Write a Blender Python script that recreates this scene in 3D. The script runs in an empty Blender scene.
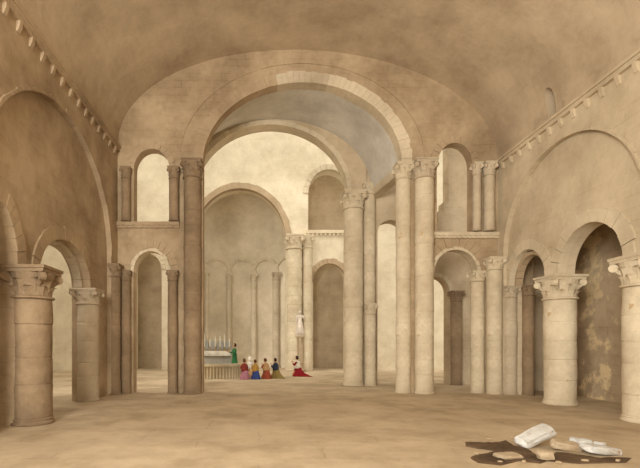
import bpy, bmesh, math, random
from mathutils import Vector, Matrix, noise
from mathutils.geometry import tessellate_polygon
random.seed(7)
PI = math.pi
C = bpy.context.scene.collection
sc = bpy.context.scene

# ------------------------------------------------------------------ camera, world, light
F = 450.0                                    # focal length in pixels of a 640 x 468 frame
cd = bpy.data.cameras.new('camera'); cam = bpy.data.objects.new('camera', cd); C.objects.link(cam)
cam.location = (0, 0, 2.0); cam.rotation_euler = (PI/2, 0, 0)
cd.sensor_fit = 'HORIZONTAL'; cd.sensor_width = 36; cd.lens = 36*F/640
cd.shift_x = (320-264)/640; cd.shift_y = (342-234)/640; cd.clip_end = 300
sc.camera = cam
def lin(c): return tuple(((v/255)/12.92 if v/255 <= .04045 else ((v/255+.055)/1.055)**2.4) for v in c) + (1,)
w = bpy.data.worlds.new('world'); sc.world = w; w.use_nodes = True
bg = w.node_tree.nodes['Background']; bg.inputs[0].default_value = lin((255, 247, 226)); bg.inputs[1].default_value = 1.3
sd = bpy.data.lights.new('sun', 'SUN'); sun = bpy.data.objects.new('sun', sd); C.objects.link(sun)
sd.energy = 1.0; sd.angle = math.radians(12); sd.color = (1, .94, .82)
sun.rotation_euler = Vector((.5, .42, -.75)).to_track_quat('-Z', 'Y').to_euler()
def area(name, loc, aim, size, power, col=(1, .94, .84), sy=None):
    d = bpy.data.lights.new(name, 'AREA'); o = bpy.data.objects.new(name, d); C.objects.link(o)
    d.energy = power; d.size = size; d.color = col
    if sy: d.shape = 'RECTANGLE'; d.size_y = sy
    o.location = loc; o.rotation_euler = (Vector(aim)-Vector(loc)).to_track_quat('-Z', 'Y').to_euler()
    return o
area('nave_fill_light', (-4.6, -3.5, 6.0), (8, 15, 7), 6.0, 3700, (1, .955, .83))      # added fill lamp behind the viewer, brightens the nave and right wall
area('transept_fill_light', (-11, 21.2, 8.0), (6, 20.2, 5), 3.0, 260)         # added unseen fill lamp in the left transept, brightens the crossing
sc.view_settings.view_transform = 'Standard'; sc.view_settings.look = 'None'
sc.view_settings.exposure = 0.2; sc.view_settings.gamma = 1.0; sc.view_settings.use_curve_mapping = False

# ------------------------------------------------------------------ materials
_m = {}
def stone(name, col, col2=None, var=.5, brick=None, axis='xz', bump=.25, joint=.35, patch=None, rough=.95, nscale=1.0):
    """procedural masonry: mottled wash, courses, grain. brick=(width, height)"""
    if name in _m: return _m[name]
    m = bpy.data.materials.new(name); m.use_nodes = True; nt = m.node_tree; N = nt.nodes; L = nt.links
    b = N['Principled BSDF']; b.inputs['Roughness'].default_value = rough
    b.inputs['Specular IOR Level'].default_value = .1
    tc = N.new('ShaderNodeTexCoord')
    def noi(scale, det, rgh=.6):
        n = N.new('ShaderNodeTexNoise'); n.inputs['Scale'].default_value = scale*nscale; n.inputs['Detail'].default_value = det
        n.inputs['Roughness'].default_value = rgh; L.new(tc.outputs['Object'], n.inputs['Vector']); return n
    def mix(fac, a, bb, blend='MIX'):
        x = N.new('ShaderNodeMix'); x.data_type = 'RGBA'; x.blend_type = blend
        for s, v in ((0, fac), (6, a), (7, bb)):
            if hasattr(v, 'is_output'): L.new(v, x.inputs[s])
            else: x.inputs[s].default_value = v
        return x.outputs[2]
    def ramp(src, p0, p1, c0=(0, 0, 0, 1), c1=(1, 1, 1, 1)):
        r = N.new('ShaderNodeValToRGB'); r.color_ramp.elements[0].position = p0; r.color_ramp.elements[1].position = p1
        r.color_ramp.elements[0].color = c0; r.color_ramp.elements[1].color = c1
        L.new(src, r.inputs[0]); return r.outputs[0]
    def grey(c): g = .35*c[0]+.5*c[1]+.15*c[2]; return tuple(v*.74+g*.26 for v in c)
    if var != .3: col = grey(col); col2 = grey(col2) if col2 else None
    c1 = lin(col); c2 = lin(tuple(v*.94 for v in col2) if col2 else tuple(int(v*.80) for v in col))
    n1 = noi(.55, 5); n2 = noi(5, 8, .7); n3 = noi(28, 4, .8)
    base = mix(ramp(n1.outputs[0], .35, .68), c1, c2)
    base = mix(var, base, ramp(n2.outputs[0], .3, .72, (.78, .76, .73, 1), (1.0, 1.0, 1.0, 1)), 'MULTIPLY')
    base = mix(.55, base, ramp(n3.outputs[0], .3, .6, (.86, .84, .80, 1), (1, 1, 1, 1)), 'MULTIPLY')
    if patch:
        n4 = noi(patch[1], 6, .65); base = mix(ramp(n4.outputs[0], patch[2], patch[2]+.05), base, lin(patch[0]))
    hsrc = n2.outputs[0]
    if brick:
        mp = N.new('ShaderNodeSeparateXYZ'); L.new(tc.outputs['Object'], mp.inputs[0])
        cb = N.new('ShaderNodeCombineXYZ')
        L.new(mp.outputs['xyz'.index(axis[0])], cb.inputs[0]); L.new(mp.outputs['xyz'.index(axis[1])], cb.inputs[1])
        wob = N.new('ShaderNodeVectorMath'); wob.operation = 'MULTIPLY_ADD'
        nw = noi(2.5, 2); L.new(nw.outputs[1], wob.inputs[0]); wob.inputs[1].default_value = (.22, .12, 0); L.new(cb.outputs[0], wob.inputs[2])
        bt = N.new('ShaderNodeTexBrick'); L.new(wob.outputs[0], bt.inputs['Vector'])
        bt.inputs['Scale'].default_value = 1; bt.inputs['Brick Width'].default_value = brick[0]; bt.inputs['Row Height'].default_value = brick[1]
        bt.inputs['Mortar Size'].default_value = .012; bt.inputs['Mortar Smooth'].default_value = .6
        bt.inputs['Color1'].default_value = (1, 1, 1, 1); bt.inputs['Color2'].default_value = (.86, .84, .81, 1)
        bt.inputs['Mortar'].default_value = (.5, .45, .4, 1)
        nb = noi(1.1, 4)                                       # courses come and go like worn plaster
        msk = ramp(nb.outputs[0], .42, .62, (0, 0, 0, 1), (joint, joint, joint, 1))
        base = mix(msk, base, bt.outputs[0], 'MULTIPLY')
    L.new(base, b.inputs['Base Color'])
    bp = N.new('ShaderNodeBump'); bp.inputs['Strength'].default_value = bump; bp.inputs['Distance'].default_value = .06
    L.new(hsrc, bp.inputs['Height']); L.new(bp.outputs[0], b.inputs['Normal'])
    _m[name] = m; return m
def plain(name, col, rough=.8):
    return stone(name, col, var=.3, bump=.1, nscale=4, rough=rough)

M_wall_l = stone('shaded_wall_stone', (200, 173, 139), (172, 144, 111), brick=(.7, .32), axis='yz', joint=.5)  # darker copy of the nave wall stone, its shade put into the colour
M_wall_r = stone('lit_wall_stone', (224, 204, 172), (210, 188, 154), brick=(.7, .32), axis='yz', joint=.35)  # same wall stone, paler because the lit side is put into the colour
M_screen = stone('screen_wall_stone', (202, 174, 138), (180, 150, 114), brick=(.62, .28), axis='xz', joint=.55, var=.8)
M_vault = stone('vault_plaster', (214, 190, 158), (194, 168, 136), brick=(.9, .4), axis='yx', joint=.2)
M_cross = stone('grey_vault_plaster', (226, 222, 214), (208, 202, 192), joint=.2)
M_cream = stone('cream_wall_stone', (240, 226, 198), (232, 214, 182), brick=(1.1, .5), axis='xz', joint=.25)
M_apse = stone('apse_stone', (234, 218, 190), (218, 200, 170), joint=.2)
M_arcade = stone('mid_wall_stone', (218, 196, 164), (200, 174, 140), brick=(.8, .35), axis='xz', joint=.4)
M_aisle = stone('aisle_wall_stone', (204, 176, 140), (184, 154, 118), brick=(.7, .32), axis='yz', joint=.7, patch=((222, 200, 162), .6, .54))
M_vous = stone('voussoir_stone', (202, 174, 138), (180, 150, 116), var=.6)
M_vous_lt = stone('lit_voussoir_stone', (232, 214, 184), (212, 192, 158), var=.5)  # voussoir stone with its sunlit paleness put into the colour
M_col_dk = stone('shaded_column_stone', (178, 148, 114), (138, 112, 84), var=.95, bump=.5)  # column stone for shaded spots, the shade mixed into its colour
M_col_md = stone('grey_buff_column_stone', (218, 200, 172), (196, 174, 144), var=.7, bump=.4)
M_col_lt = stone('lit_column_stone', (236, 220, 190), (214, 192, 158), var=.75, bump=.5, patch=((190, 162, 126), 2.6, .63))  # same column stone, lit tone in the colour, plus brown stain patches
M_floor = stone('paving_stone', (212, 188, 154), (196, 170, 136), brick=(2.4, 1.3), axis='xy', joint=.75, bump=.15)
M_joint = stone('joint_dark', (120, 92, 66))

# ------------------------------------------------------------------ mesh helpers
def link(name, bm, m, parent=None, smooth=False):
    bmesh.ops.recalc_face_normals(bm, faces=bm.faces)
    me = bpy.data.meshes.new(name); bm.to_mesh(me); bm.free(); me.materials.append(m)
    if smooth:
        for p in me.polygons: p.use_smooth = True
    o = bpy.data.objects.new(name, me); C.objects.link(o)
    if parent: o.parent = parent
    return o
def struct(name, bm, m, parent=None, smooth=False):
    o = link(name, bm, m, parent, smooth); o['kind'] = 'structure'; return o
def tag(o, label, cat, group=None):
    o['label'] = label; o['category'] = cat
    if group: o['group'] = group
    return o
def thing(name, label, cat, loc=(0, 0, 0), rz=0, group=None):
    o = bpy.data.objects.new(name, None); C.objects.link(o); o.location = loc; o.rotation_euler = (0, 0, rz)
    o.empty_display_size = .2
    return tag(o, label, cat, group)
def box(bm, x0, x1, y0, y1, z0, z1, jit=0):
    vs = [bm.verts.new((x+random.uniform(-jit, jit), y+random.uniform(-jit, jit), z+random.uniform(-jit, jit)))
          for z in (z0, z1) for y in (y0, y1) for x in (x0, x1)]
    for f in ((0, 1, 3, 2), (4, 6, 7, 5), (0, 4, 5, 1), (2, 3, 7, 6), (0, 2, 6, 4), (1, 5, 7, 3)):
        bm.faces.new([vs[i] for i in f])
def arch_pts(u0, u1, zb, zs, zt, n=24):
    """outline of an arched opening, from lower left up round to lower right"""
    c = (u0+u1)/2; a = (u1-u0)/2; r = zt-zs
    return [(u0, zb)] + [(c-a*math.cos(PI*i/n), zs+r*math.sin(PI*i/n)) for i in range(n+1)] + [(u1, zb)]
def fr(u, z, d):   return (u, d, z)          # wall facing the viewer: u is x, d is y
def sd_(u, z, d):  return (d, u, z)          # side wall: u is y, d is x
def slab(bm, outer, holes, d0, d1, mp):
    polys = [outer] + holes
    flat = [p for q in polys for p in q]
    tris = tessellate_polygon([[Vector((p[0], p[1], 0)) for p in q] for q in polys])
    A = [bm.verts.new(mp(p[0], p[1], d0)) for p in flat]; B = [bm.verts.new(mp(p[0], p[1], d1)) for p in flat]
    for t in tris:
        try: bm.faces.new([A[i] for i in t]); bm.faces.new([B[i] for i in t])
        except ValueError: pass
    k = 0
    for q in polys:
        n = len(q)
        for i in range(n):
            a, b2 = k+i, k+(i+1) % n
            try: bm.faces.new((A[a], A[b2], B[b2], B[a]))
            except ValueError: pass
        k += n
def rect(u0, u1, z0, z1): return [(u0, z0), (u1, z0), (u1, z1), (u0, z1)]
def voussoirs(bm, u0, u1, zs, zt, th, d0, d1, mp, n=15, jit=.02, gap=.012, t0=0, t1=1):
    c = (u0+u1)/2; a = (u1-u0)/2; r = zt-zs
    for i in range(n):
        f0 = PI*(t0+(t1-t0)*(i+gap*2)/n); f1 = PI*(t0+(t1-t0)*(i+1-gap*2)/n)
        dd1 = d1(i/(n-1)) if callable(d1) else d1
        e = th + random.uniform(-jit, jit)*1.5; dd = random.uniform(-jit, jit)*.5
        ring = []
        for f in (f0, (f0+f1)/2, f1):
            cs, sn = -math.cos(f), math.sin(f)
            ring.append(((c+(a-.01)*cs, zs+(r-.01)*sn), (c+(a+e)*cs, zs+(r+e)*sn)))
        pts = [ring[0][0], ring[1][0], ring[2][0], ring[2][1], ring[1][1], ring[0][1]]
        A = [bm.verts.new(mp(p[0], p[1], d0+dd)) for p in pts]; B = [bm.verts.new(mp(p[0], p[1], dd1)) for p in pts]
        for V in (A, B): bm.faces.new((V[0], V[1], V[4], V[5])); bm.faces.new((V[1], V[2], V[3], V[4]))
        for j in range(6): bm.faces.new((A[j], A[(j+1) % 6], B[(j+1) % 6], B[j]))
def lathe(bm, prof, seg=28, wob=0, cx=0, cy=0, seed=0):
    rows = []
    for (r, z) in prof:
        row = []
        for k in range(seg):
            t = 2*PI*k/seg
            rr = r*(1+wob*noise.noise(Vector((math.cos(t)*1.5+seed, math.sin(t)*1.5, z*2.2))))
            row.append(bm.verts.new((cx+rr*math.cos(t), cy+rr*math.sin(t), z)))
        rows.append(row)
    for a, b in zip(rows, rows[1:]):
        for k in range(seg): bm.faces.new((a[k], a[(k+1) % seg], b[(k+1) % seg], b[k]))
    bm.faces.new(rows[0]); bm.faces.new(list(reversed(rows[-1])))

def column(x, y, z0, z1, r, mat, label, caph=None, drums=None, plinth=False, name='stone_column', group=None, cat='column', capmat=None):
    """round column: plinth, moulded base, coursed shaft, leafy capital with volutes, abacus"""
    t = thing(name, label, cat, (x, y, z0), random.uniform(0, .05), group)
    H = z1-z0; caph = caph or min(r*1.9, .8); ab = caph*.2; bh = r*.55
    sd = random.uniform(0, 50)
    if plinth:
        bm = bmesh.new(); box(bm, -r*1.1, r*1.1, -r*1.1, r*1.1, 0, bh*.4, r*.03)
        link('plinth', bm, mat, t)
    bm = bmesh.new()
    z = bh*.4 if plinth else 0
    lathe(bm, [(r*1.08, z), (r*1.12, z+bh*.12), (r*1.08, z+bh*.28), (r*1.03, z+bh*.34), (r*1.02, z+bh*.45), (r*1.06, z+bh*.52), (r*1.03, z+bh*.6), (r*.99, z+bh*.66)], wob=.04, seed=sd)
    link('base', bm, mat, t, True)
    zs0 = z+bh*.6; zs1 = H-caph
    nd = drums or max(3, int((zs1-zs0)/(.62)))
    prof = []; zz = zs0
    cuts = [zs0+(zs1-zs0)*(i+random.uniform(-.18, .18)*(0 < i < nd))/nd for i in range(nd+1)]
    for a, b in zip(cuts, cuts[1:]):
        g = .012; rr = r*random.uniform(.98, 1.015)
        prof += [(rr*.965, a), (rr*.995, a+g), (rr, a+g*3.5), (rr, (a+b)/2), (rr, b-g*3.5), (rr*.995, b-g), (rr*.965, b-.002)]
    bm = bmesh.new(); lathe(bm, prof, 28, wob=.045, seed=sd)
    sh = link('shaft', bm, mat, t, True)
    # capital: bell, astragal, two tiers of leaves, four volutes
    zc = zs1; ch = caph-ab
    bm = bmesh.new()
    lathe(bm, [(r*.98, zc), (r*1.12, zc+ch*.04), (r*1.12, zc+ch*.1), (r*.98, zc+ch*.14), (r*1.0, zc+ch*.4), (r*1.05, zc+ch*.7), (r*1.15, zc+ch*.95), (r*1.18, zc+ch)], 24)
    def leaf(ang, zb, hh, rad, wd, curl):
        ca, sa = math.cos(ang), math.sin(ang); rows = []
        for i in range(6):
            f = i/5; ww = wd*(.75+.5*math.sin(PI*min(f*1.15, 1)))*(1 if i < 5 else .45)
            rr = rad + curl*f**2.2; zz = zb+hh*(f if i < 5 else .84)
            if i == 5: rr += curl*.35
            row = []
            for s in (-1, -.35, 0, .35, 1):
                rad2 = rr-abs(s)*wd*.25
                row.append((ca*rad2-sa*ww*s*.5, sa*rad2+ca*ww*s*.5, zz))
            rows.append(row)
        A = [[bm.verts.new(p) for p in row] for row in rows]
        Bk = [[bm.verts.new((p[0]-ca*r*.1, p[1]-sa*r*.1, p[2]-.004)) for p in row] for row in rows]
        for G in (A, Bk):
            for i in range(5):
                for j in range(4): bm.faces.new((G[i][j], G[i][j+1], G[i+1][j+1], G[i+1][j]))
        for i in range(5):
            for j in (0, 4): bm.faces.new((A[i][j], A[i+1][j], Bk[i+1][j], Bk[i][j]))
        for j in range(4): bm.faces.new((A[5][j], A[5][j+1], Bk[5][j+1], Bk[5][j])); bm.faces.new((A[0][j], A[0][j+1], Bk[0][j+1], Bk[0][j]))
    for k in range(8): leaf(k*PI/4+.2, zc+ch*.12, ch*.42*random.uniform(.92, 1.06), r*1.0, r*.62, r*.24)
    for k in range(8): leaf(k*PI/4+.2+PI/8, zc+ch*.3, ch*.55*random.uniform(.92, 1.04), r*1.02, r*.55, r*.3)
    for k in range(4):                                          # corner volutes
        a = PI/4+k*PI/2; m = Matrix.Translation((math.cos(a)*r*1.36, math.sin(a)*r*1.36, zc+ch*.84)) @ Matrix.Rotation(a, 4, 'Z') @ Matrix.Rotation(PI/2, 4, 'X')
        bmesh.ops.create_cone(bm, cap_ends=True, segments=10, radius1=ch*.17, radius2=ch*.17, depth=r*.3, matrix=m)
        m2 = Matrix.Translation((math.cos(a)*r*1.18, math.sin(a)*r*1.18, zc+ch*.7)) @ Matrix.Rotation(a, 4, 'Z') @ Matrix.Rotation(math.radians(55), 4, 'Y')
        bmesh.ops.create_cone(bm, cap_ends=True, segments=8, radius1=r*.16, radius2=r*.1, depth=r*.7, matrix=m2)
    link('capital', bm, capmat or mat, t)
    bm = bmesh.new()
    box(bm, -r*1.1, r*1.1, -r*1.1, r*1.1, H-ab, H-ab*.45, r*.02); box(bm, -r*1.17, r*1.17, -r*1.17, r*1.17, H-ab*.45, H, r*.02)
    link('abacus', bm, capmat or mat, t)
    return t

# ------------------------------------------------------------------ floor
bm = bmesh.new(); box(bm, -22, 22, -14, 42, -.4, 0)
struct('floor', bm, M_floor)

# ------------------------------------------------------------------ key dimensions (metres)
XL, XR = -5.74, 9.16            # nave walls, front faces
ZL, ZR = 9.55, 8.96             # cornice heights
YS, YB = 17.65, 18.1            # screen wall faces
REC = .16                       # recess of the arcade behind the great blind arches
# ------------------------------------------------------------------ side walls
def ell(c, a, zs, zt, n=36, zb=-.1): return arch_pts(c-a, c+a, zb, zs, zt, n)
def side_wall(nm, x_face, sgn, spring, zc, blind, holes, thick, mat):
    bm = bmesh.new()
    o = [(-14, -.35), (YS, -.35), (YS, zc), (-14, zc)]
    slab(bm, o, blind, x_face, x_face+sgn*REC, sd_)
    slab(bm, o, holes, x_face+sgn*REC+sgn*.001, x_face+sgn*thick, sd_)
    return struct(nm, bm, mat)
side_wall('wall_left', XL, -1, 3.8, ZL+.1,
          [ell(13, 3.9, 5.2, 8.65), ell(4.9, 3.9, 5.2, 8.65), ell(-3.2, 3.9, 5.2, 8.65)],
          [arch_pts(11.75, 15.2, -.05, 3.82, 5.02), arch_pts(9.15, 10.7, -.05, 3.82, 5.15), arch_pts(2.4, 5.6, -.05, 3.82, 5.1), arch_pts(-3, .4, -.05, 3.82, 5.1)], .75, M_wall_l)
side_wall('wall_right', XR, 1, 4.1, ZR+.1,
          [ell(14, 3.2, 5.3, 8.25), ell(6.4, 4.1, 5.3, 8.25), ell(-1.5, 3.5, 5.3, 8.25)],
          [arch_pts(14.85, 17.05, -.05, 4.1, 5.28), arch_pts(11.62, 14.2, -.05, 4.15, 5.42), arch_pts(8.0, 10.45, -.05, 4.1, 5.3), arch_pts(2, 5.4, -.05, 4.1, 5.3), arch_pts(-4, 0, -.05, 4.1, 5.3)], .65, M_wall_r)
# archivolts of the arcades and the great blind arches
def ring(nm, mat, *a, **k):
    bm = bmesh.new(); voussoirs(bm, *a, **k); return struct(nm, bm, mat)
xl = XL-REC; xr = XR+REC
ring('trim_1', M_vous, 11.75, 15.2, 3.82, 5.02, .38, xl+.05, xl-.2, sd_, n=13)
ring('trim_2', M_vous, 9.15, 10.7, 3.82, 5.15, .38, xl+.05, xl-.2, sd_, n=13)
ring('trim_3', M_wall_l, 9.1, 16.9, 5.2, 8.65, .07, XL+.03, XL-.1, sd_, n=40, gap=.002)
ring('trim_4', M_vous_lt, 14.85, 17.05, 4.1, 5.28, .34, xr-.05, xr+.2, sd_, n=13)
ring('trim_5', M_vous_lt, 11.62, 14.2, 4.15, 5.42, .38, xr-.06, xr+.2, sd_, n=12, jit=.04)
ring('trim_6', M_wall_r, 10.8, 17.2, 5.3, 8.25, .07, XR-.03, XR+.1, sd_, n=40, gap=.002)
# inner order of the left arch, grey, and of the first right arch
ring('trim_7', M_col_md, 11.9, 15.05, 3.82, 4.88, .14, xl-.2, xl-.46, sd_, n=13)  # grey-lit soffit stones, the light put into their colour
ring('trim_8', M_vous, 15.08, 16.92, 4.1, 5.11, .13, xr+.15, xr+.4, sd_, n=11)

# cornices with corbels
def cornice(nm, xf, sgn, z, mat):
    bm = bmesh.new()
    box(bm, min(xf, xf+sgn*.10), max(xf, xf+sgn*.10), -14, YS, z-.10, z+.02)
    box(bm, min(xf, xf+sgn*.15), max(xf, xf+sgn*.15), -14, YS, z+.02, z+.1)
    t = struct(nm, bm, mat)
    y = 17.2
    while y > 7:
        b2 = bmesh.new()
        slab(b2, [(xf-sgn*.02, z-.34), (xf+sgn*.03, z-.34), (xf+sgn*.09, z-.2), (xf+sgn*.1, z-.1), (xf-sgn*.02, z-.1)], [], y-.06, y+.06, fr)
        link('corbel', b2, mat, t); y -= .56
cornice('trim_9', XL, 1, ZL, M_wall_l)
cornice('trim_10', XR, -1, ZR, M_wall_r)

# ------------------------------------------------------------------ screen wall between nave and crossing
MC, MH, MS, MT = 1.5, 3.9, 9.0, 12.17         # main arch: centre, half width, springing, crown
bm = bmesh.new()
slab(bm, [(XL-.75, -.35), (XR+1.4, -.35), (XR+1.4, 14.6), (XL-.75, 14.6)],
     [arch_pts(-5.12, -3.76, -.05, 4.75, 5.57), arch_pts(-5.1, -3.69, 6.7, 8.75, 9.57),
      arch_pts(MC-MH, MC+MH, -.05, MS, MT, 40),
      arch_pts(6.66, 8.35, -.05, 4.75, 5.62), arch_pts(6.78, 8.16, 6.3, 8.94, 9.8)], YS, YB, fr)
struct('wall_back', bm, M_screen)
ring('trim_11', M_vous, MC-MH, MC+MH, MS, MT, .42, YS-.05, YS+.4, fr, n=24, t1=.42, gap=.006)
ring('trim_12', M_vous_lt, MC-MH, MC+MH, MS, MT, .42, YS-.05, lambda f: YS+.45+.45*min(1, f*1.5), fr, n=24, t0=.58, gap=.008)  # right part of the great arch, sunlit side painted by paler stone
ring('trim_31', M_col_md, MC-MH, MC+MH, MS, MT, .42, YS-.05, YS+.42, fr, n=9, t0=.42, t1=.58, gap=.007)  # middle tone, eases the painted change from shaded to lit blocks
ring('trim_13', M_screen, MC-MH-.9, MC+MH+.9, MS+.15, MT+.75, .05, YS-.03, YS+.05, fr, n=44, gap=.001)
ring('trim_14', M_vous, -5.1, -3.69, 8.75, 9.57, .2, YS-.05, YS+.2, fr, n=11)
ring('trim_15', M_vous_lt, -5.12, -3.76, 4.75, 5.57, .11, YS-.05, YS+.4, fr, n=11)  # pale reveal edge, light from behind put into the colour
ring('trim_16', M_vous, -5.25, -3.63, 4.75, 5.7, .3, YS-.03, YS+.1, fr, n=13)
ring('trim_17', M_vous, 6.78, 8.16, 8.94, 9.8, .26, YS-.06, YS+.2, fr, n=12)
ring('trim_18', M_vous_lt, 6.66, 8.35, 4.75, 5.62, .1, YS-.06, YS+.4, fr, n=13)
ring('trim_19', M_vous, 6.56, 8.45, 4.75, 5.72, .34, YS-.03, YS+.1, fr, n=13)
# string courses
for i, (x0, x1, z, mat) in enumerate(((XL, -3.3, 6.62, M_vous), (6.58, XR, 6.22, M_vous_lt))):
    bm = bmesh.new(); box(bm, x0, x1, YS-.14, YS+.02, z-.06, z+.07); box(bm, x0, x1, YS-.08, YS+.02, z-.16, z-.06)
    x = x0+.12
    while x < x1-.15: box(bm, x, x+.09, YS-.12, YS, z-.15, z-.06); x += .2
    struct('trim_%d' % (20+i), bm, mat)

# nave vault, thick shell, with a small round headed niche on the right
def vault_profile(off, n=48, yy=0):
    pts = []
    cx = (XL+XR)/2; hw = (XR-XL)/2
    for i in range(n+1):
        t = PI*i/n; f = (1-math.cos(t))/2
        zs = ZL+(ZR-ZL)*f+.1; k = math.sin(t)**.94 if math.sin(t) > 0 else 0
        pts.append((cx-(hw+off)*math.cos(t), zs+(13.45-9.35+off)*k))
    return pts
bm = bmesh.new()
inn = vault_profile(0); out = vault_profile(1.3)
vi = [[bm.verts.new((p[0], y, p[1])) for p in inn] for y in (-14, YS+.02)]
vo = [[bm.verts.new((p[0], y, p[1])) for p in out] for y in (-14, YS+.02)]
for i in range(len(inn)-1):
    bm.faces.new((vi[0][i], vi[0][i+1], vi[1][i+1], vi[1][i])); bm.faces.new((vo[0][i], vo[0][i+1], vo[1][i+1], vo[1][i]))
    for q in (0, 1): bm.faces.new((vi[q][i], vi[q][i+1], vo[q][i+1], vo[q][i]))
for i in (0, -1): bm.faces.new((vi[0][i], vi[1][i], vo[1][i], vo[0][i]))
ceil = struct('ceiling', bm, M_vault)
bm = bmesh.new(); slab(bm, arch_pts(14.1, 14.5, 9.2, 9.85, 10.06, 12), [], 8.4, 10.1, sd_)
bmesh.ops.recalc_face_normals(bm, faces=bm.faces)
cut = link('cutter', bm, M_vault)
md = ceil.modifiers.new('niche', 'BOOLEAN'); md.object = cut; md.operation = 'DIFFERENCE'; md.solver = 'EXACT'
dg = bpy.context.evaluated_depsgraph_get(); me = bpy.data.meshes.new_from_object(ceil.evaluated_get(dg))
ceil.modifiers.clear(); ceil.data = me; bpy.data.objects.remove(cut)
for p in ceil.data.polygons: p.use_smooth = False

# aisle shells
bm = bmesh.new(); box(bm, XR+2.5, XR+2.9, 6, 18.9, -.3, 7)
struct('wall_right_aisle', bm, M_aisle)
bm = bmesh.new(); box(bm, XR+.66, XR+2.5, 18.5, 18.9, -.3, 7)
struct('wall_right_aisle_end', bm, M_arcade)
bm = bmesh.new(); box(bm, XR+.66, XR+2.9, 12.6, 18.9, 6.2, 6.6)
struct('ceiling_right_aisle', bm, M_vault)
bm = bmesh.new(); box(bm, XL-4.6, XL-.76, -14, 12.5, 6.2, 6.6)
struct('ceiling_left_aisle', bm, M_vault)
bm = bmesh.new(); box(bm, XL-4.6, XL-4.2, -14, 14.5, -.3, 6.2)
struct('wall_left_aisle', bm, M_wall_l)

# ------------------------------------------------------------------ crossing: vault, far arch, right hand wall
YM0, YM1 = 20.9, 21.6
bm = bmesh.new(); n = 48; rows = []
for j in range(7):
    f = j/6; y = YB+(YM0-YB)*f; c = MC+(.5-MC)*f; h = MH+(4.5-MH)*f; r = (MT-MS)*(1-f)+3.35*f; s = MS
    for q in (0,): rows.append([bm.verts.new((c-h*math.cos(PI*i/n), y, s+r*math.sin(PI*i/n))) for i in range(n+1)])
rows2 = [[bm.verts.new((v.co.x, v.co.y, v.co.z+.5)) for v in row] for row in rows]
for R_ in (rows, rows2):
    for a, b in zip(R_, R_[1:]):
        for i in range(n): bm.faces.new((a[i], a[i+1], b[i+1], b[i]))
struct('ceiling_crossing', bm, M_cross)
AC, AH, AS, AT = .3, 3.6, 8.85, 12.1
bm = bmesh.new()
slab(bm, [(-4.0, -.35), (4.75, -.35), (4.75, 13.6), (-4.0, 13.6)],
     [arch_pts(AC-AH, AC+AH, -.05, AS, AT, 40)], YM0, YM1, fr)
struct('wall_crossing', bm, M_arcade)
ring('trim_22', M_vous_lt, AC-AH, AC+AH, AS, AT, .2, YM0-.04, YM1-.1, fr, n=30, gap=.006)
# broken wall to the right of the crossing, with two arches and a stepped top
bm = bmesh.new()
slab(bm, [(4.76, -.35), (12.8, -.35), (12.8, 12.2), (8.7, 12.2), (8.7, 8.6), (8.48, 8.6), (8.48, 8.15), (8.2, 8.15), (8.2, 7.6), (7.2, 7.6), (7.2, 12.6), (4.76, 12.6)],
     [arch_pts(5.35, 6.6, -.05, 7.15, 7.75), arch_pts(7.3, 8.74, -.05, 4.35, 5.1)], YM0+.3, YM1+.3, fr)
struct('wall_transept_right', bm, M_arcade)
ring('trim_23', M_vous_lt, 7.3, 8.74, 4.35, 5.1, .16, YM0+.26, YM0+.6, fr, n=9)
# impost beam under the crossing vault's edge, from the pier towards the screen
bm = bmesh.new(); slab(bm, [(5.38, YB), (5.8, YB), (5.35, YM0+.3), (4.95, YM0+.3)], [], 8.75, 9.1, lambda u, z, d: (u, z, d))
struct('trim_24', bm, M_vous_lt)

# ------------------------------------------------------------------ choir wall, apse
YC = 32.1; s2 = 450/YC
def X2(x): return (x-264)/s2
def Z2(y): return 2+(342-y)/s2
bm = bmesh.new()
slab(bm, [(-19, -.35), (17, -.35), (17, 20), (-19, 20)],
     [arch_pts(-5.0, 1.55, -.05, 9.3, 12.95, 36),
      arch_pts(3.15, 6.1, 9.95, 12.6, 14.3), arch_pts(3.5, 5.85, -.05, 6.3, 7.6),
      arch_pts(-9.3, -7.3, -.05, 7.2, 8.3), arch_pts(-13, -10.8, -.05, 7.2, 8.3)], YC, YC+1.1, fr)
struct('wall_choir', bm, M_cream)
ring('trim_25', M_vous, -5.0, 1.55, 9.3, 12.95, .4, YC-.1, YC+.4, fr, n=30, gap=.004)
ring('trim_26', M_vous_lt, 3.15, 6.1, 12.6, 14.3, .35, YC-.1, YC+.3, fr, n=13)
ring('trim_27', M_vous, 3.5, 5.85, 6.3, 7.6, .35, YC-.1, YC+.3, fr, n=13)
ring('trim_28', M_vous_lt, -9.3, -7.3, 7.2, 8.3, .3, YC-.1, YC+.3, fr, n=13)
bm = bmesh.new(); box(bm, 3.0, 7.4, YC-.2, YC, 9.72, 9.95)
x = 3.1
while x < 7.3: box(bm, x, x+.13, YC-.16, YC, 9.56, 9.72); x += .3
struct('trim_29', bm, M_vous_lt)
# walls closing the bays behind the choir screen
bm = bmesh.new(); box(bm, 2.6, 9, 35.2, 35.6, -.3, 17); struct('wall_choir_bay', bm, M_arcade)
bm = bmesh.new(); box(bm, -15, -6.6, 34.4, 34.8, -.3, 10); struct('wall_choir_left', bm, M_arcade)
bm = bmesh.new(); box(bm, -19.4, -19, 10, 36, -.3, 20); struct('wall_transept_left', bm, M_cream)
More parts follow.
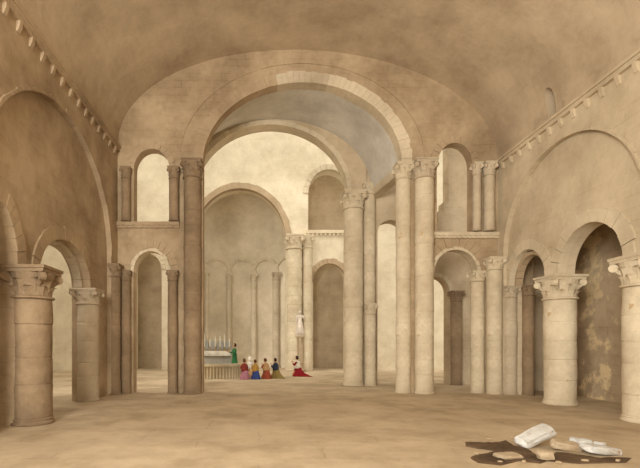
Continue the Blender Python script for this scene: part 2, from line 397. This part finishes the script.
# apse: half cylinder wall, blind arcade ring and half dome
ax, ay, ar = -1.7, YC+1.1, 4.3
bm = bmesh.new(); n = 48
def apt(t, z, r=ar): return (ax-r*math.cos(t), ay+.55*r*math.sin(t), z)
g = [[bm.verts.new(apt(PI*i/n, z)) for i in range(n+1)] for z in (-.3, 3, 6, 9.3)]
for k in range(1, 13):
    p = PI/2*k/12.5
    g.append([bm.verts.new(apt(PI*i/n, 9.3+3.9*math.sin(p), ar*math.cos(p))) for i in range(n+1)])
for a, b in zip(g, g[1:]):
    for i in range(n): bm.faces.new((a[i], a[i+1], b[i+1], b[i]))
struct('wall_apse', bm, M_apse, smooth=True)
angs = [PI*f for f in (.12, .27, .42, .57, .72, .87)]
bm = bmesh.new()
for t0, t1 in zip(angs, angs[1:]):
    for i in range(14):
        f0, f1 = i/14, (i+.93)/14
        def pt(f, e, r):
            a = (t1-t0)/2; return apt((t0+t1)/2-(a-.012+e)*math.cos(PI*f), 7.35+(1.05+e*3.5)*math.sin(PI*f), r)
        V = [bm.verts.new(pt(f, e, r)) for r in (ar-.16, ar+.02) for f, e in ((f0, 0), (f1, 0), (f1, .06), (f0, .06))]
        for q in ((0, 1, 2, 3), (0, 1, 5, 4), (1, 2, 6, 5), (2, 3, 7, 6), (3, 0, 4, 7)): bm.faces.new([V[j] for j in q])
struct('trim_30', bm, M_vous_lt)

# ------------------------------------------------------------------ columns
# nave arcades
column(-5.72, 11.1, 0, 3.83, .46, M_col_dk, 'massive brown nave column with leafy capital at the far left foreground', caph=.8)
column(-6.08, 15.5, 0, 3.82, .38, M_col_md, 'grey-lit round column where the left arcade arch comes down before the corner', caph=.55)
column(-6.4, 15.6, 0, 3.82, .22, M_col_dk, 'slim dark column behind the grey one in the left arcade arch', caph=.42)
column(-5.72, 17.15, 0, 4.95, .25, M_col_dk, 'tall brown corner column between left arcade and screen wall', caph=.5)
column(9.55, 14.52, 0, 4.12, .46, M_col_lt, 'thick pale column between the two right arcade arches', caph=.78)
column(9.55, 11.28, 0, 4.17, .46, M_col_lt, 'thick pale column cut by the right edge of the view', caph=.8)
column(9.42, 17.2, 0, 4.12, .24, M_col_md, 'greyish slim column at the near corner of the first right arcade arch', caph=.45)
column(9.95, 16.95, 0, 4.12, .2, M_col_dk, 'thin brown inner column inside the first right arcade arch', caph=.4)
# screen wall, left of the great arch
ys = YS-.16
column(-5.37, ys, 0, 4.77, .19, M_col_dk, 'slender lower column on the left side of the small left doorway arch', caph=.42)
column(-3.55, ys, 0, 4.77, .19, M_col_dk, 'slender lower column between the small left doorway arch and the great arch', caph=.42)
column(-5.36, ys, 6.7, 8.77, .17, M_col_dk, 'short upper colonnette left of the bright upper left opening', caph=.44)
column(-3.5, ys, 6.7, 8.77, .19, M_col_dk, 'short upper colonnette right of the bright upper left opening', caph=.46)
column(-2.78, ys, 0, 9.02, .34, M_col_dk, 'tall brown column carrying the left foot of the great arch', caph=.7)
# right of the great arch
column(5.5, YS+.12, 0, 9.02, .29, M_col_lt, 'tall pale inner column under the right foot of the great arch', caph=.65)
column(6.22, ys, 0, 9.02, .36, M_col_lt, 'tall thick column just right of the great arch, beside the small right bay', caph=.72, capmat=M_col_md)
column(8.27, ys, 6.32, 8.96, .15, M_col_md, 'slimmer colonnette of the pair right of the upper right opening', caph=.5)
column(8.75, ys, 6.32, 8.96, .2, M_col_md, 'stouter colonnette of the pair right of the upper right opening', caph=.52)
column(8.42, YS+.1, 0, 4.77, .26, M_col_lt, 'pale half-hidden column forming the right jamb of the lower right bay', caph=.42)
column(8.9, ys-.1, 0, 5.25, .28, M_col_lt, 'pale taller column in the corner where screen wall meets right arcade', caph=.5)
# crossing pier
column(4.12, 20.75, 0, 8.87, .44, M_col_lt, 'large pale pier column under the right foot of the second arch', caph=.8)
column(4.86, 20.6, 0, 3.75, .25, M_col_lt, 'short pale column with carved capital leaning on the crossing pier', caph=.5)
column(4.88, 20.9, 3.76, 9.3, .27, M_col_lt, 'upper pale shaft above the short column on the crossing pier', caph=.5, plinth=False)
column(8.95, 20.95, 0, 4.37, .25, M_col_dk, 'brown column seen inside the lower right bay', caph=.5)
# choir screen
column(X2(294), YC-.3, 0, 9.5, .55, M_col_lt, 'distant pale clustered column behind the small statue, its left shaft', caph=1.0)
column(X2(307), YC-.2, 0, 9.5, .36, M_col_lt, 'distant pale clustered column behind the small statue, its right shaft', caph=.9)
column(X2(349), YC-.2, 0, 12.6, .3, M_col_md, 'distant slim shaft right of the high window of the far wall', caph=.8)
for k, (t, r) in enumerate(zip(angs, (.2, .2, .2, .24, .3, .22))):
    p = apt(t, 0, ar-.12)
    column(p[0], p[1], 0, 7.4, r, M_apse if k < 4 else M_col_md,
           ['leftmost slim column of the apse wall behind the altar', 'second slim column from the left on the apse wall', 'third slim column from the left on the apse wall',
            'slim column on the apse wall left of the stout one', 'stout paler column on the right part of the apse wall', 'rightmost slim column of the apse wall'][k], caph=.6)

# ------------------------------------------------------------------ altar, communion parapet
M_rail = stone('parapet_stone', (226, 206, 168), var=.4); M_alt = stone('altar_grey_stone', (186, 182, 174), (160, 156, 150), var=.6)
M_wax = plain('candle_wax', (244, 240, 228)); M_brass = stone('old_brass', (196, 160, 96), nscale=3, rough=.5); M_cloth = plain('white_linen', (240, 236, 226))
t = thing('altar_parapet', 'low curved pale stone parapet in front of the altar', 'parapet', (-2.8, 26.4, 0))
R0 = 2.0
for k in range(36):
    a = PI + PI*(k+.5)/36
    b2 = bmesh.new(); lathe(b2, [(.07, .0), (.07, .1), (.045, .2), (.055, .4), (.045, .58), (.07, .66)], 8, cx=(R0-.03)*math.cos(a), cy=(R0-.03)*math.sin(a)); link('baluster', b2, M_rail, t)
bm = bmesh.new(); m_ = 56
P = [[bm.verts.new((rr*math.cos(PI+PI*i/m_), rr*math.sin(PI+PI*i/m_), z)) for i in range(m_+1)] for rr, z in ((R0-.22, .66), (R0+.06, .66), (R0+.06, .8), (R0-.22, .8))]
for j in range(4):
    for i in range(m_): bm.faces.new((P[j][i], P[j][i+1], P[(j+1) % 4][i+1], P[(j+1) % 4][i]))
for i in (0, m_): bm.faces.new([P[j][i] for j in range(4)])
link('coping', bm, M_rail, t)
bm = bmesh.new(); m_ = 56
P = [[bm.verts.new((rr*math.cos(PI+PI*i/m_), rr*math.sin(PI+PI*i/m_), z)) for i in range(m_+1)] for rr, z in ((R0-.2, 0), (R0-.05, 0), (R0-.05, .66), (R0-.2, .66))]
for j in range(4):
    for i in range(m_): bm.faces.new((P[j][i], P[j][i+1], P[(j+1) % 4][i+1], P[(j+1) % 4][i]))
for i in (0, m_): bm.faces.new([P[j][i] for j in range(4)])
link('panel', bm, M_rail, t)
t = thing('altar', 'grey stone altar with high carved back, on the left behind the parapet', 'altar', (-3.4, 29.2, .22))
bm = bmesh.new(); box(bm, -1.25, 1.3, -.4, .4, 0, 1.05, .01); link('altar_block', bm, M_alt, t)
bm = bmesh.new(); box(bm, -1.4, 1.42, -.5, .5, 1.05, 1.2, .01); link('table_slab', bm, M_alt, t)
bm = bmesh.new(); box(bm, -1.3, 1.3, .5, .75, 0, 1.5, .01)
for k in range(5): slab(bm, arch_pts(-1.2+k*.5, -.78+k*.5, 1.3, 1.65, 1.9, 8), [], .46, .74, fr)
link('altar_back', bm, M_alt, t)
bm = bmesh.new(); box(bm, -1.3, 1.3, -.53, -.505, .9, 1.2, 0); link('altar_cloth', bm, M_cloth, t)
spots = [-1.15, -.8, -.45, -.1, .25, .55, .85, 1.15]
wh = ['beside the priest', 'second from the priest', 'third from the priest', 'fourth from the priest', 'fifth from the priest', 'sixth from the priest', 'seventh from the priest', 'at the far left end']
for k, dx in enumerate(reversed(spots)):
    hh = .5+.28*((k*3) % 4)/3
    c = thing('altar_candlestick', 'white candle on a brass stick on the altar, %s' % wh[k], 'candlestick', (-3.4+dx, 29.2-.1*(k % 2), 1.42))
    bm = bmesh.new(); lathe(bm, [(.09, 0), (.09, .02), (.03, .07), (.045, .14), (.025, .2), (.06, .26), (.06, .28)], 10); link('stick', bm, M_brass, c)
    bm = bmesh.new(); lathe(bm, [(.035, .28), (.033, .28+hh), (.01, .3+hh)], 8); link('candle', bm, M_wax, c)
bm = bmesh.new(); box(bm, -5.4, -1.4, 27.2, 31.6, 0, .11, 0); box(bm, -5.2, -1.6, 27.6, 31.4, .11, .22, 0)
tag(link('altar_steps', bm, M_rail), 'two low stone steps under the altar', 'steps')

# ------------------------------------------------------------------ people
M_skin = plain('skin', (206, 158, 122))
def skin_obj(name, chains, mat, parent, sub=1):
    """chains: list of lists of (x,y,z,r); a chain may start with an index tuple ('at',chain,idx) to join"""
    me = bpy.data.meshes.new(name); vs = []; es = []; rs = []; idx = []; roots = []
    for ch in chains:
        ids = []
        for p in ch:
            if p[0] == 'at': ids.append(idx[p[1]][p[2]]); continue
            vs.append(p[:3]); rs.append(p[3]); ids.append(len(vs)-1)
        if ch[0][0] != 'at': roots.append(ids[0])
        es += list(zip(ids, ids[1:])); idx.append(ids)
    me.from_pydata(vs, es, []); o = bpy.data.objects.new(name, me); C.objects.link(o)
    sm = o.modifiers.new('skin', 'SKIN'); sm.use_smooth_shade = True
    for i, r in enumerate(rs): me.skin_vertices[0].data[i].radius = r if isinstance(r, tuple) else (r, r)
    for i in roots: me.skin_vertices[0].data[i].use_root = True
    ss = o.modifiers.new('sub', 'SUBSURF'); ss.levels = sub; ss.render_levels = sub
    dg = bpy.context.evaluated_depsgraph_get(); m2 = bpy.data.meshes.new_from_object(o.evaluated_get(dg))
    o.modifiers.clear(); o.data = m2; m2.materials.clear(); m2.materials.append(mat); o.parent = parent
    for p in m2.polygons: p.use_smooth = True
    return o
def hand(side, w, dirv, up):
    """five finger chains rooted inside the palm at point w"""
    w = Vector(w); d = Vector(dirv).normalized(); u = Vector(up).normalized(); s = d.cross(u).normalized()*side
    out = []
    for i, ln in enumerate((.062, .075, .08, .068)):
        b = w+d*.05+u*(.026-.018*i)
        out.append([tuple(b)+(.010,), tuple(b+d*ln*.5+s*.004)+(.009,), tuple(b+d*ln+s*.014)+(.007,)])
    b = w+d*.01+u*.02
    out.append([tuple(b)+(.012,), tuple(b+u*.035+d*.03)+(.010,), tuple(b+u*.05+d*.06)+(.008,)])
    return out
def head_chain(nx, ny, nz, tilt):
    return [(nx, ny, nz, .052), (nx, ny+tilt*.3, nz+.07, .055), (nx, ny+.02+tilt*.6, nz+.13, .078), (nx, ny+.01+tilt, nz+.21, .098), (nx, ny-.005+tilt, nz+.29, .07)]
def skirt(bm, prof, folds, amp, sy=1.0, cy=0, train=0):
    seg = 48; rows = []
    zt = max(p[1] for p in prof)
    for r, z, *c in prof:
        oy = c[0] if c else 0; row = []
        for k in range(seg):
            a = 2*PI*k/seg; f = 1-z/zt
            rr = r*(1+amp*f*math.sin(folds*a+1.3*math.sin(2*a)))
            y = rr*sy*math.sin(a)+oy+cy
            if train and math.sin(a) < 0: y -= train*(f**3)*abs(math.sin(a))**2
            row.append(bm.verts.new((rr*math.cos(a), y, z)))
        rows.append(row)
    for a, b in zip(rows, rows[1:]):
        for k in range(seg): bm.faces.new((a[k], a[(k+1) % seg], b[(k+1) % seg], b[k]))
    bm.faces.new(rows[0]); bm.faces.new(rows[-1][::-1])
def dome_hair(bm, c, r, drop, back, wide=1.0):
    """hair or veil: a cap over the crown falling behind"""
    bmesh.ops.create_uvsphere(bm, u_segments=16, v_segments=10, radius=r, matrix=Matrix.Translation(c))
    for v in list(bm.verts):
        d = v.co-Vector(c)
        if d.y > r*.35 and d.z < r*.45: v.co.y = c[1]+r*.30
        if d.z < 0: v.co.z = c[2]+d.z*(1+drop*(1 if d.y < 0 else .35)); v.co.x = c[0]+d.x*wide
        if d.z < -r*.3 and d.y < 0: v.co.y -= back
def kneeler(loc, rz, sk, top, shawl, hair, label, veil=False, train=0, sc_=.9, lean=.0):
    t = thing('person', label, 'person', loc, rz); t.scale = (sc_,)*3
    L = lean
    ch = [[(0, -.1, .48, (.15, .12)), (0, -.07+L*.3, .66, (.125, .10)), (0, -.06+L*.7, .84, (.15, .105)), (0, -.06+L, .95, (.09, .08)), ] + head_chain(0, -.04+L, 1.0, .03+L*.3)]
    for s in (-1, 1):
        ch.append([('at', 0, 0), (s*.11, .06, .3, .10), (s*.13, .22, .09, .075), (s*.12, -.05, .07, .06), (s*.1, -.3, .05, .045), (s*.1, -.42, .045, .035)])
        ch.append([('at', 0, 2), (s*.19, -.05+L, .9, .06), (s*.23, .02+L, .7, .045), (s*.12, .17+L, .78, .034), (s*.035, .25+L, .85, .024), (s*.03, .28+L, .89, .028)])
    # nose, ears
    hy = -.04+L+.03+L*.3; ch.append([(0, hy+.08, 1.2, .014), (0, hy+.112, 1.185, .014)])
    for s in (-1, 1):
        ch.append([(s*.088, hy+.0, 1.2, .016), (s*.104, hy-.005, 1.215, .012)])
        ch += hand(s, (s*.03, .28+L, .88), (0, .35, 1), (0, -1, .35))
    skin_obj('body', ch, M_skin, t, 1)
    b = [[(0, -.1, .5, (.175, .15)), (0, -.07+L*.3, .66, (.15, .125)), (0, -.06+L*.7, .84, (.175, .13)), (0, -.06+L, .96, (.10, .09))]]
    for s in (-1, 1): b.append([('at', 0, 2), (s*.2, -.05+L, .9, .075), (s*.24, .02+L, .7, .062), (s*.13, .16+L, .77, .05), (s*.06, .23+L, .83, .04)])
    skin_obj('bodice', b, top, t, 1)
    bm = bmesh.new(); skirt(bm, [(.275, 0), (.27, .06), (.24, .22), (.2, .4), (.165, .56)], 9, .10, 1.3, -.1, train); link('skirt', bm, sk, t, True)
    if shawl:
        bm = bmesh.new(); skirt(bm, [(.25, .52, -.08), (.245, .66, -.07+L*.4), (.235, .82, -.07+L*.7), (.15, .97, -.06+L), (.085, 1.03, -.04+L)], 7, .10, .75); link('shawl', bm, shawl, t, True)
    bm = bmesh.new(); dome_hair(bm, (0, hy-.015, 1.225), .113 if veil else .108, 1.9 if veil else .35, .05 if veil else .02, 1.15 if veil else 1)
    link('veil' if veil else 'hair', bm, hair, t, True)
    return t
def mcol(n, c): return plain(n, c)
c_rust = mcol('rust_cloth', (140, 62, 50)); c_mauve = mcol('mauve_cloth', (176, 122, 140)); c_white = mcol('white_cloth', (238, 230, 218))
c_ochre = mcol('ochre_cloth', (188, 148, 76)); c_blue = mcol('blue_cloth', (62, 78, 140)); c_redbr = mcol('red_brown_cloth', (160, 82, 62)); c_tan = mcol('tan_cloth', (196, 156, 112))
c_dblue = mcol('dark_blue_cloth', (54, 62, 82)); c_olive = mcol('olive_cloth', (148, 128, 78)); c_red = mcol('crimson_cloth', (142, 34, 42)); c_green = mcol('green_cloth', (58, 116, 74))
h_dark = mcol('dark_hair', (58, 42, 34)); h_brown = mcol('brown_hair', (104, 66, 42))
kneeler((-1.08, 24.2, 0), .75, c_mauve, c_rust, c_rust, h_brown, 'kneeling person in mauve skirt and dark red shawl, leftmost of the kneeling group', sc_=.84)
kneeler((-.8, 25.1, 0), .7, c_tan, c_white, c_white, c_white, 'kneeling person in a white veil, behind the one in mauve', veil=True, sc_=.9)
kneeler((-.5, 24.3, 0), .8, c_blue, c_ochre, c_ochre, h_brown, 'kneeling person in blue skirt and yellow ochre shawl', sc_=.8)
kneeler((.08, 24.6, 0), .7, c_redbr, c_redbr, c_tan, h_brown, 'kneeling person in red-brown dress with a tan shawl', sc_=.84, lean=.04)
kneeler((.6, 24.9, 0), 1.0, c_olive, c_dblue, c_dblue, h_dark, 'kneeling person in olive skirt and dark blue top, rightmost of the group', sc_=.84, train=.35)
kneeler((1.9, 26.3, 0), 1.1, c_red, c_red, c_white, h_dark, 'person in crimson dress with white collar kneeling alone, skirt trailing right', sc_=.9, train=.7)

def stander(name, loc, rz, label, cat, robe, top, hair, skinm, scl, arms, base_mat=None):
    t = thing(name, label, cat, loc, rz); t.scale = (scl,)*3
    ch = [[(0, 0, .92, (.15, .11)), (0, 0, 1.12, (.125, .1)), (0, 0, 1.32, (.16, .105)), (0, 0, 1.44, (.08, .075))] + head_chain(0, .0, 1.48, .01)]
    for s in (-1, 1): ch.append([('at', 0, 0), (s*.09, 0, .82, .095), (s*.1, .02, .48, .065), (s*.1, -.01, .1, .045), (s*.11, .12, .04, .04)])
    for s, A in zip((-1, 1), arms): ch.append([('at', 0, 2), (s*.2, 0, 1.4, .058)] + [tuple(a) for a in A])
    ch.append([(0, .09, 1.67, .014), (0, .12, 1.655, .014)])
    for s, A in zip((-1, 1), arms):
        ch.append([(s*.092, .0, 1.67, .016), (s*.108, -.005, 1.685, .012)])
        w_ = Vector(A[-1][:3]); d_ = (w_-Vector(A[-2][:3])).normalized(); ch += hand(s, w_, d_, d_.orthogonal())
    skin_obj('body', ch, skinm, t, 1)
    b = [[(0, 0, .92, (.17, .13)), (0, 0, 1.12, (.15, .12)), (0, 0, 1.32, (.18, .125)), (0, 0, 1.45, (.09, .085))]]
    for s, A in zip((-1, 1), arms):
        b.append([('at', 0, 2), (s*.2, 0, 1.4, .078)] + [tuple(a[:3])+(a[3]+.025,) for a in A[:-1]])
    skin_obj('sleeved_top', b, top, t, 1)
    bm = bmesh.new(); skirt(bm, [(.30, .02), (.27, .3), (.22, .65), (.185, .95), (.14, 1.15)], 8, .14, .85); link('robe', bm, robe, t, True)
    bm = bmesh.new(); dome_hair(bm, (0, -.005, 1.69), .108, .5, .02); link('hair', bm, hair, t, True)
    return t
stander('person', (-1.85, 28.35, .22), PI/2+.3, 'standing person in a green robe with arms held out beside the altar', 'person', c_green, c_green, h_dark, M_skin, .95,
        ([(-.26, .1, 1.15, .045), (-.2, .36, 1.2, .032), (-.18, .44, 1.22, .03)], [(.26, .1, 1.15, .045), (.2, .36, 1.22, .032), (.18, .44, 1.24, .03)]))
M_stat = stone('statue_marble', (240, 226, 212), nscale=4)
stander('stone_statue', (2.42, 30.3, 2.46), PI, 'small white statue raised on a slender post against the far pier', 'statue', M_stat, M_stat, M_stat, M_stat, .92,
        ([(-.3, .05, 1.2, .045), (-.2, .22, 1.3, .032), (-.16, .28, 1.34, .03)], [(.27, .05, 1.15, .045), (.24, .12, .95, .032), (.23, .14, .88, .03)]))
t = thing('statue_post', 'slender twin-shafted stone post carrying the white statue', 'post', (2.42, 30.3, 0))
bm = bmesh.new(); lathe(bm, [(.42, 0), (.42, .15), (.3, .22), (.26, .5), (.3, .56)], 12); link('foot', bm, M_vous, t)
for s in (-1, 1):
    bm = bmesh.new(); lathe(bm, [(.07, .55), (.06, 1.4), (.07, 2.3)], 10, cx=s*.15); link('shaft', bm, M_vous, t)
bm = bmesh.new(); lathe(bm, [(.2, 2.28), (.34, 2.38), (.36, 2.46)], 12); link('capital', bm, M_vous_lt, t)

# ------------------------------------------------------------------ fallen masonry in the foreground
M_rub = stone('fallen_pale_stone', (222, 225, 230), (198, 190, 178), var=.7, nscale=3, patch=((150, 116, 84), 2.0, .60), bump=.6)
M_rub2 = stone('fallen_buff_stone', (212, 190, 158), (176, 146, 112), var=.8, nscale=3, bump=.6)
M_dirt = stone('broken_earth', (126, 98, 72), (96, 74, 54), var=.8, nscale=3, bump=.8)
def rock(name, loc, dims, rot, seed, mat, label, cat='stone', rough=.16, cuts=3, group=None):
    bm = bmesh.new(); bmesh.ops.create_cube(bm, size=1)
    bmesh.ops.subdivide_edges(bm, edges=bm.edges[:], cuts=cuts*2, use_grid_fill=True)
    for v in bm.verts:
        s = v.co.copy(); m = max(abs(s.x), abs(s.y), abs(s.z)); ln = s.length
        v.co = s.lerp(s*(.56/ln), .45)
        k = noise.noise(v.co*2.0+Vector((seed, 0, 0)))*rough + noise.noise(v.co*6+Vector((0, seed, 0)))*rough*.35
        v.co *= 1+k
    R = Matrix.Rotation(rot[2], 4, 'Z') @ Matrix.Rotation(rot[1], 4, 'Y') @ Matrix.Rotation(rot[0], 4, 'X')
    for v in bm.verts: v.co = R @ Vector((v.co.x*dims[0], v.co.y*dims[1], v.co.z*dims[2]))
    zmin = min(v.co.z for v in bm.verts)
    for v in bm.verts: v.co.z -= zmin; v.co.z = max(v.co.z-.01, 0)
    o = link(name, bm, mat, None, False); o.location = loc; return tag(o, label, cat, group)
def G(x, y): s = (y-342)/2; return ((x-264)/s, F/s)     # ground point seen at a pixel, for measuring only
rock('fallen_block', G(535, 447)+(0,), (.72, .30, .17), (.3, -.36, .2), 1.3, M_rub, 'long pale fallen block tilted up, highest of the foreground rubble')
rock('fallen_block', G(565, 450)+(0,), (.48, .32, .14), (.1, .12, -.2), 5.1, M_rub2, 'buff fallen block in the middle of the foreground rubble')
rock('fallen_block', G(600, 454)+(0,), (.62, .34, .13), (0, .12, .1), 8.7, M_rub, 'flat white fallen slab at the right end of the rubble')
rock('fallen_block', G(508, 459)+(.03,), (.4, .3, .07), (0, 0, .2), 11.7, M_rub2, 'flat buff slab lying on the dark earth left of the tilted block')
for k, (x, y, d, lb) in enumerate(((582, 447, .2, 'largest small white lump, behind the left end of the flat white slab'), (574, 444, .16, 'smallest white lump at the back of the rubble'),
                                (600, 447, .13, 'small white lump just beyond the flat white slab, rightmost of the lumps'), (545, 461, .18, 'small lump at the very front of the rubble'))):
    rock('stone_lump', G(x, y)+(.03 if k == 3 else 0,), (d*1.4, d, d*.8), (0, 0, k), 20+k*3, M_rub if k < 3 else M_rub2, lb)
# broken floor: dark earth where paving has gone
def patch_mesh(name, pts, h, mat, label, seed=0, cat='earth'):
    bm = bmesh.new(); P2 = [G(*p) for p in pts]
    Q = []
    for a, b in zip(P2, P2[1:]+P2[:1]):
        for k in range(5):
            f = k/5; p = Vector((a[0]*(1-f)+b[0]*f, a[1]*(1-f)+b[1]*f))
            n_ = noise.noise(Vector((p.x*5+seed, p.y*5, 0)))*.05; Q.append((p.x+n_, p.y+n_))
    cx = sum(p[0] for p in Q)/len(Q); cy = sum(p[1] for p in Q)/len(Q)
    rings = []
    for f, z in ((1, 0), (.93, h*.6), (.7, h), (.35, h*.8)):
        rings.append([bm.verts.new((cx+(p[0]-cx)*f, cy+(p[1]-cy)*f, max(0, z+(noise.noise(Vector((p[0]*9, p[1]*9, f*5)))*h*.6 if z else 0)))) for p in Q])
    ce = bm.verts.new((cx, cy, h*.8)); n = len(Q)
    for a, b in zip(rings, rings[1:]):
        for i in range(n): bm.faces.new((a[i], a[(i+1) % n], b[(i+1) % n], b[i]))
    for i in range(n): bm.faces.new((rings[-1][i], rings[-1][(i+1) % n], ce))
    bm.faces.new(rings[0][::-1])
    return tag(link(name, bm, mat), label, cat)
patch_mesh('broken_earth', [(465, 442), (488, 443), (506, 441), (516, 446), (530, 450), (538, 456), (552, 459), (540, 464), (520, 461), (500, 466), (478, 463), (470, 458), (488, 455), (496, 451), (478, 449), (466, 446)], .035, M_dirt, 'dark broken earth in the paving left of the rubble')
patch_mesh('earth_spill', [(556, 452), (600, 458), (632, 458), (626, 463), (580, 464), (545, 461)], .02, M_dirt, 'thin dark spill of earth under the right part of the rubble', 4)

frags = [(488, 440, 'small brown fragment behind the dark earth, leftmost of the two there'), (512, 439, 'small buff fragment behind the dark earth, nearest the tilted block'),
         (477, 455, 'small buff fragment at the left end of the dark earth'), (500, 463.5, 'tiny brown fragment at the front edge of the dark earth, leftmost there'),
         (524, 463, 'small buff fragment at the front edge of the dark earth, between two brown ones'), (559, 464, 'brown fragment lying in front of the buff middle block'),
         (585, 462, 'buff fragment lying in front of the flat white slab'), (618, 462, 'brown fragment at the far right end of the rubble')]
for k, (x, y, lb) in enumerate(frags):
    rock('stone_fragment', G(x, y)+(.015,), (random.uniform(.06, .11), .055, .04), (0, 0, k), 40+k, M_vous if 'brown' in lb else M_rub2, lb, 'fragment', cuts=1, group='fragments around the broken earth')
